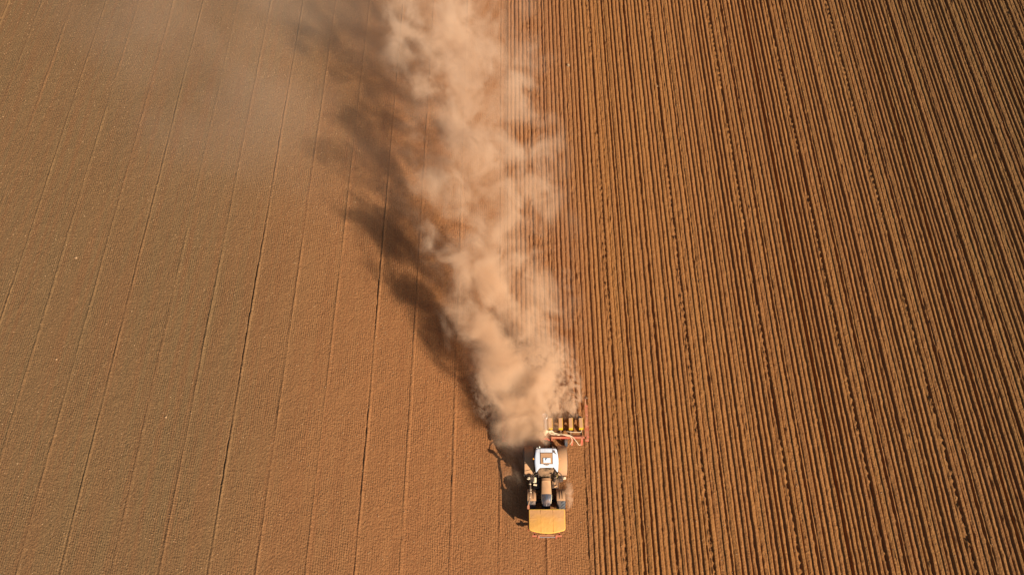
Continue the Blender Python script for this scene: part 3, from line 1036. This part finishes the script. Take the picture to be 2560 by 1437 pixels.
def plume_material():
    m, nt, v = dust_shader('dust', 0.11)
    x, y, z = position(nt)
    z_p = lambda L: y.lut(list(zip(YC, L)))
    xc, w, zc, h, amp = z_p(XC), z_p(WW), z_p(ZC), z_p(HH), z_p(AA)
    dx = (x - xc - (z - zc) * SHEAR) / w
    dz = (z - zc) / h
    d = (dx * dx + dz * dz).sqrt()
    pos = comb(nt, x + y * 0.12, y * 0.85, z)
    # tight billows at the planter, wide soft ones further back
    far = y.step(20.0, 32.0)
    n1 = noise(nt, pos, 0.40, 5, 0.64, 0.5)
    n0 = noise(nt, comb(nt, x + y * 0.3, y * 0.8, z * 1.3), 0.14, 2, 0.5)
    edge = d + (n1 - 0.5) * (far * 1.8 + 1.6) + (n0 - 0.5) * 1.9 * far
    body = edge.step(1.10, 0.10)
    hull = d.step(1.38, 0.80)
    gap = n0.step(0.60, 0.40, 0.42, 1.4) * far + (1.0 - far)
    clump = n1.step(0.56, 0.38, 0.02, 2.1) * far + n1.step(0.60, 0.36, 0.22, 1.8) * (1.0 - far)
    dens = body * clump * hull * amp * gap
    # low rolling dust thrown up by the coulters
    nf = noise(nt, pos, 1.5, 4, 0.62, 1.6)
    low = x.step(5.9, 4.6) * x.step(-3.5, -1.5) * z.step(1.9, 0.4) * y.lut([(11.5, 0), (18.9, 0), (19.6, 1), (23.5, .85), (27.0, .3), (33.0, 0), (70.0, 0)])
    dens = dens + low * nf.step(0.47, 0.58) * 4.0
    nt.links.new(dens.s, v.inputs['Density'])
    nt.links.new(mix(nt, y.step(22.0, 52.0), DUST_NEAR, DUST_FAR), v.inputs['Color'])
    return m
bm = bm_new()
rings = []
for y in np.linspace(YC[0], YC[-1], 34):
    f = lambda L: float(np.interp(y, YC, L))
    ring = []
    for k in range(22):
        a = 2 * math.pi * k / 22
        dz = 1.40 * f(HH) * math.sin(a)
        ring.append((f(XC) + SHEAR * dz + 1.40 * f(WW) * math.cos(a), y, f(ZC) + dz))
    rings.append(ring)
loft(bm, rings)
dust = link('dust_cloud', bm, plume_material())
dust['kind'] = 'stuff'
dust['label'] = 'tan dust cloud billowing up behind the planter'

# thin veil drifting off over the harrowed ground
def veil_material():
    m, nt, v = dust_shader('dust_veil', 0.5)
    x, y, z = position(nt)
    dx = (x + 19.0 + (y - 48.0) * 0.30) / 27.0
    dy = (y - 54.0) / 28.0
    dz = (z - 5.5) / 5.0
    d = (dx * dx + dy * dy + dz * dz).sqrt()
    pos = comb(nt, x * 0.8 + y * 0.5, y * 0.9, z)
    n = noise(nt, pos, 0.13, 2, 0.55)
    dens = d.step(0.98, 0.05) * n.step(0.32, 0.70, 0.25, 1.6) * 0.040
    nt.links.new(dens.s, v.inputs['Density'])
    v.inputs['Color'].default_value = DUST_FAR + (1,)
    return m
bm = bm_new()
bmesh.ops.create_uvsphere(bm, u_segments=28, v_segments=14, radius=1.0)
for q in bm.verts:
    yv = 54 + 28 * q.co.y
    q.co = Vector((-19.0 - (yv - 48.0) * 0.30 + 27 * q.co.x, yv, 5.5 + 5.0 * q.co.z))
veil = link('dust_veil', bm, veil_material())
veil['kind'] = 'stuff'
veil['label'] = 'thin veil of dust drifting over the harrowed soil'

# puff behind the right front wheel
def puff_material():
    m, nt, v = dust_shader('dust_puff', 0.5)
    x, y, z = position(nt)
    dx = (x - 4.10) / 0.42; dy = (y - 13.7) / 1.25; dz = (z - 0.2) / 0.55
    d = (dx * dx + dy * dy + dz * dz).sqrt()
    n = noise(nt, comb(nt, x, y, z), 2.2, 4, 0.6, 1.0)
    dens = (d + (n - 0.5) * 2.0).step(1.0, 0.2) * d.step(1.0, 0.8) * 2.2
    nt.links.new(dens.s, v.inputs['Density'])
    return m
bm = bm_new()
bmesh.ops.create_uvsphere(bm, u_segments=16, v_segments=10, radius=1.0)
for q in bm.verts:
    q.co = Vector((4.10 + .42 * q.co.x, 13.7 + 1.25 * q.co.y, .2 + .55 * q.co.z))
puff = link('dust_puff', bm, puff_material())
puff['kind'] = 'stuff'
puff['label'] = 'small puff of dust beside the right front wheel'
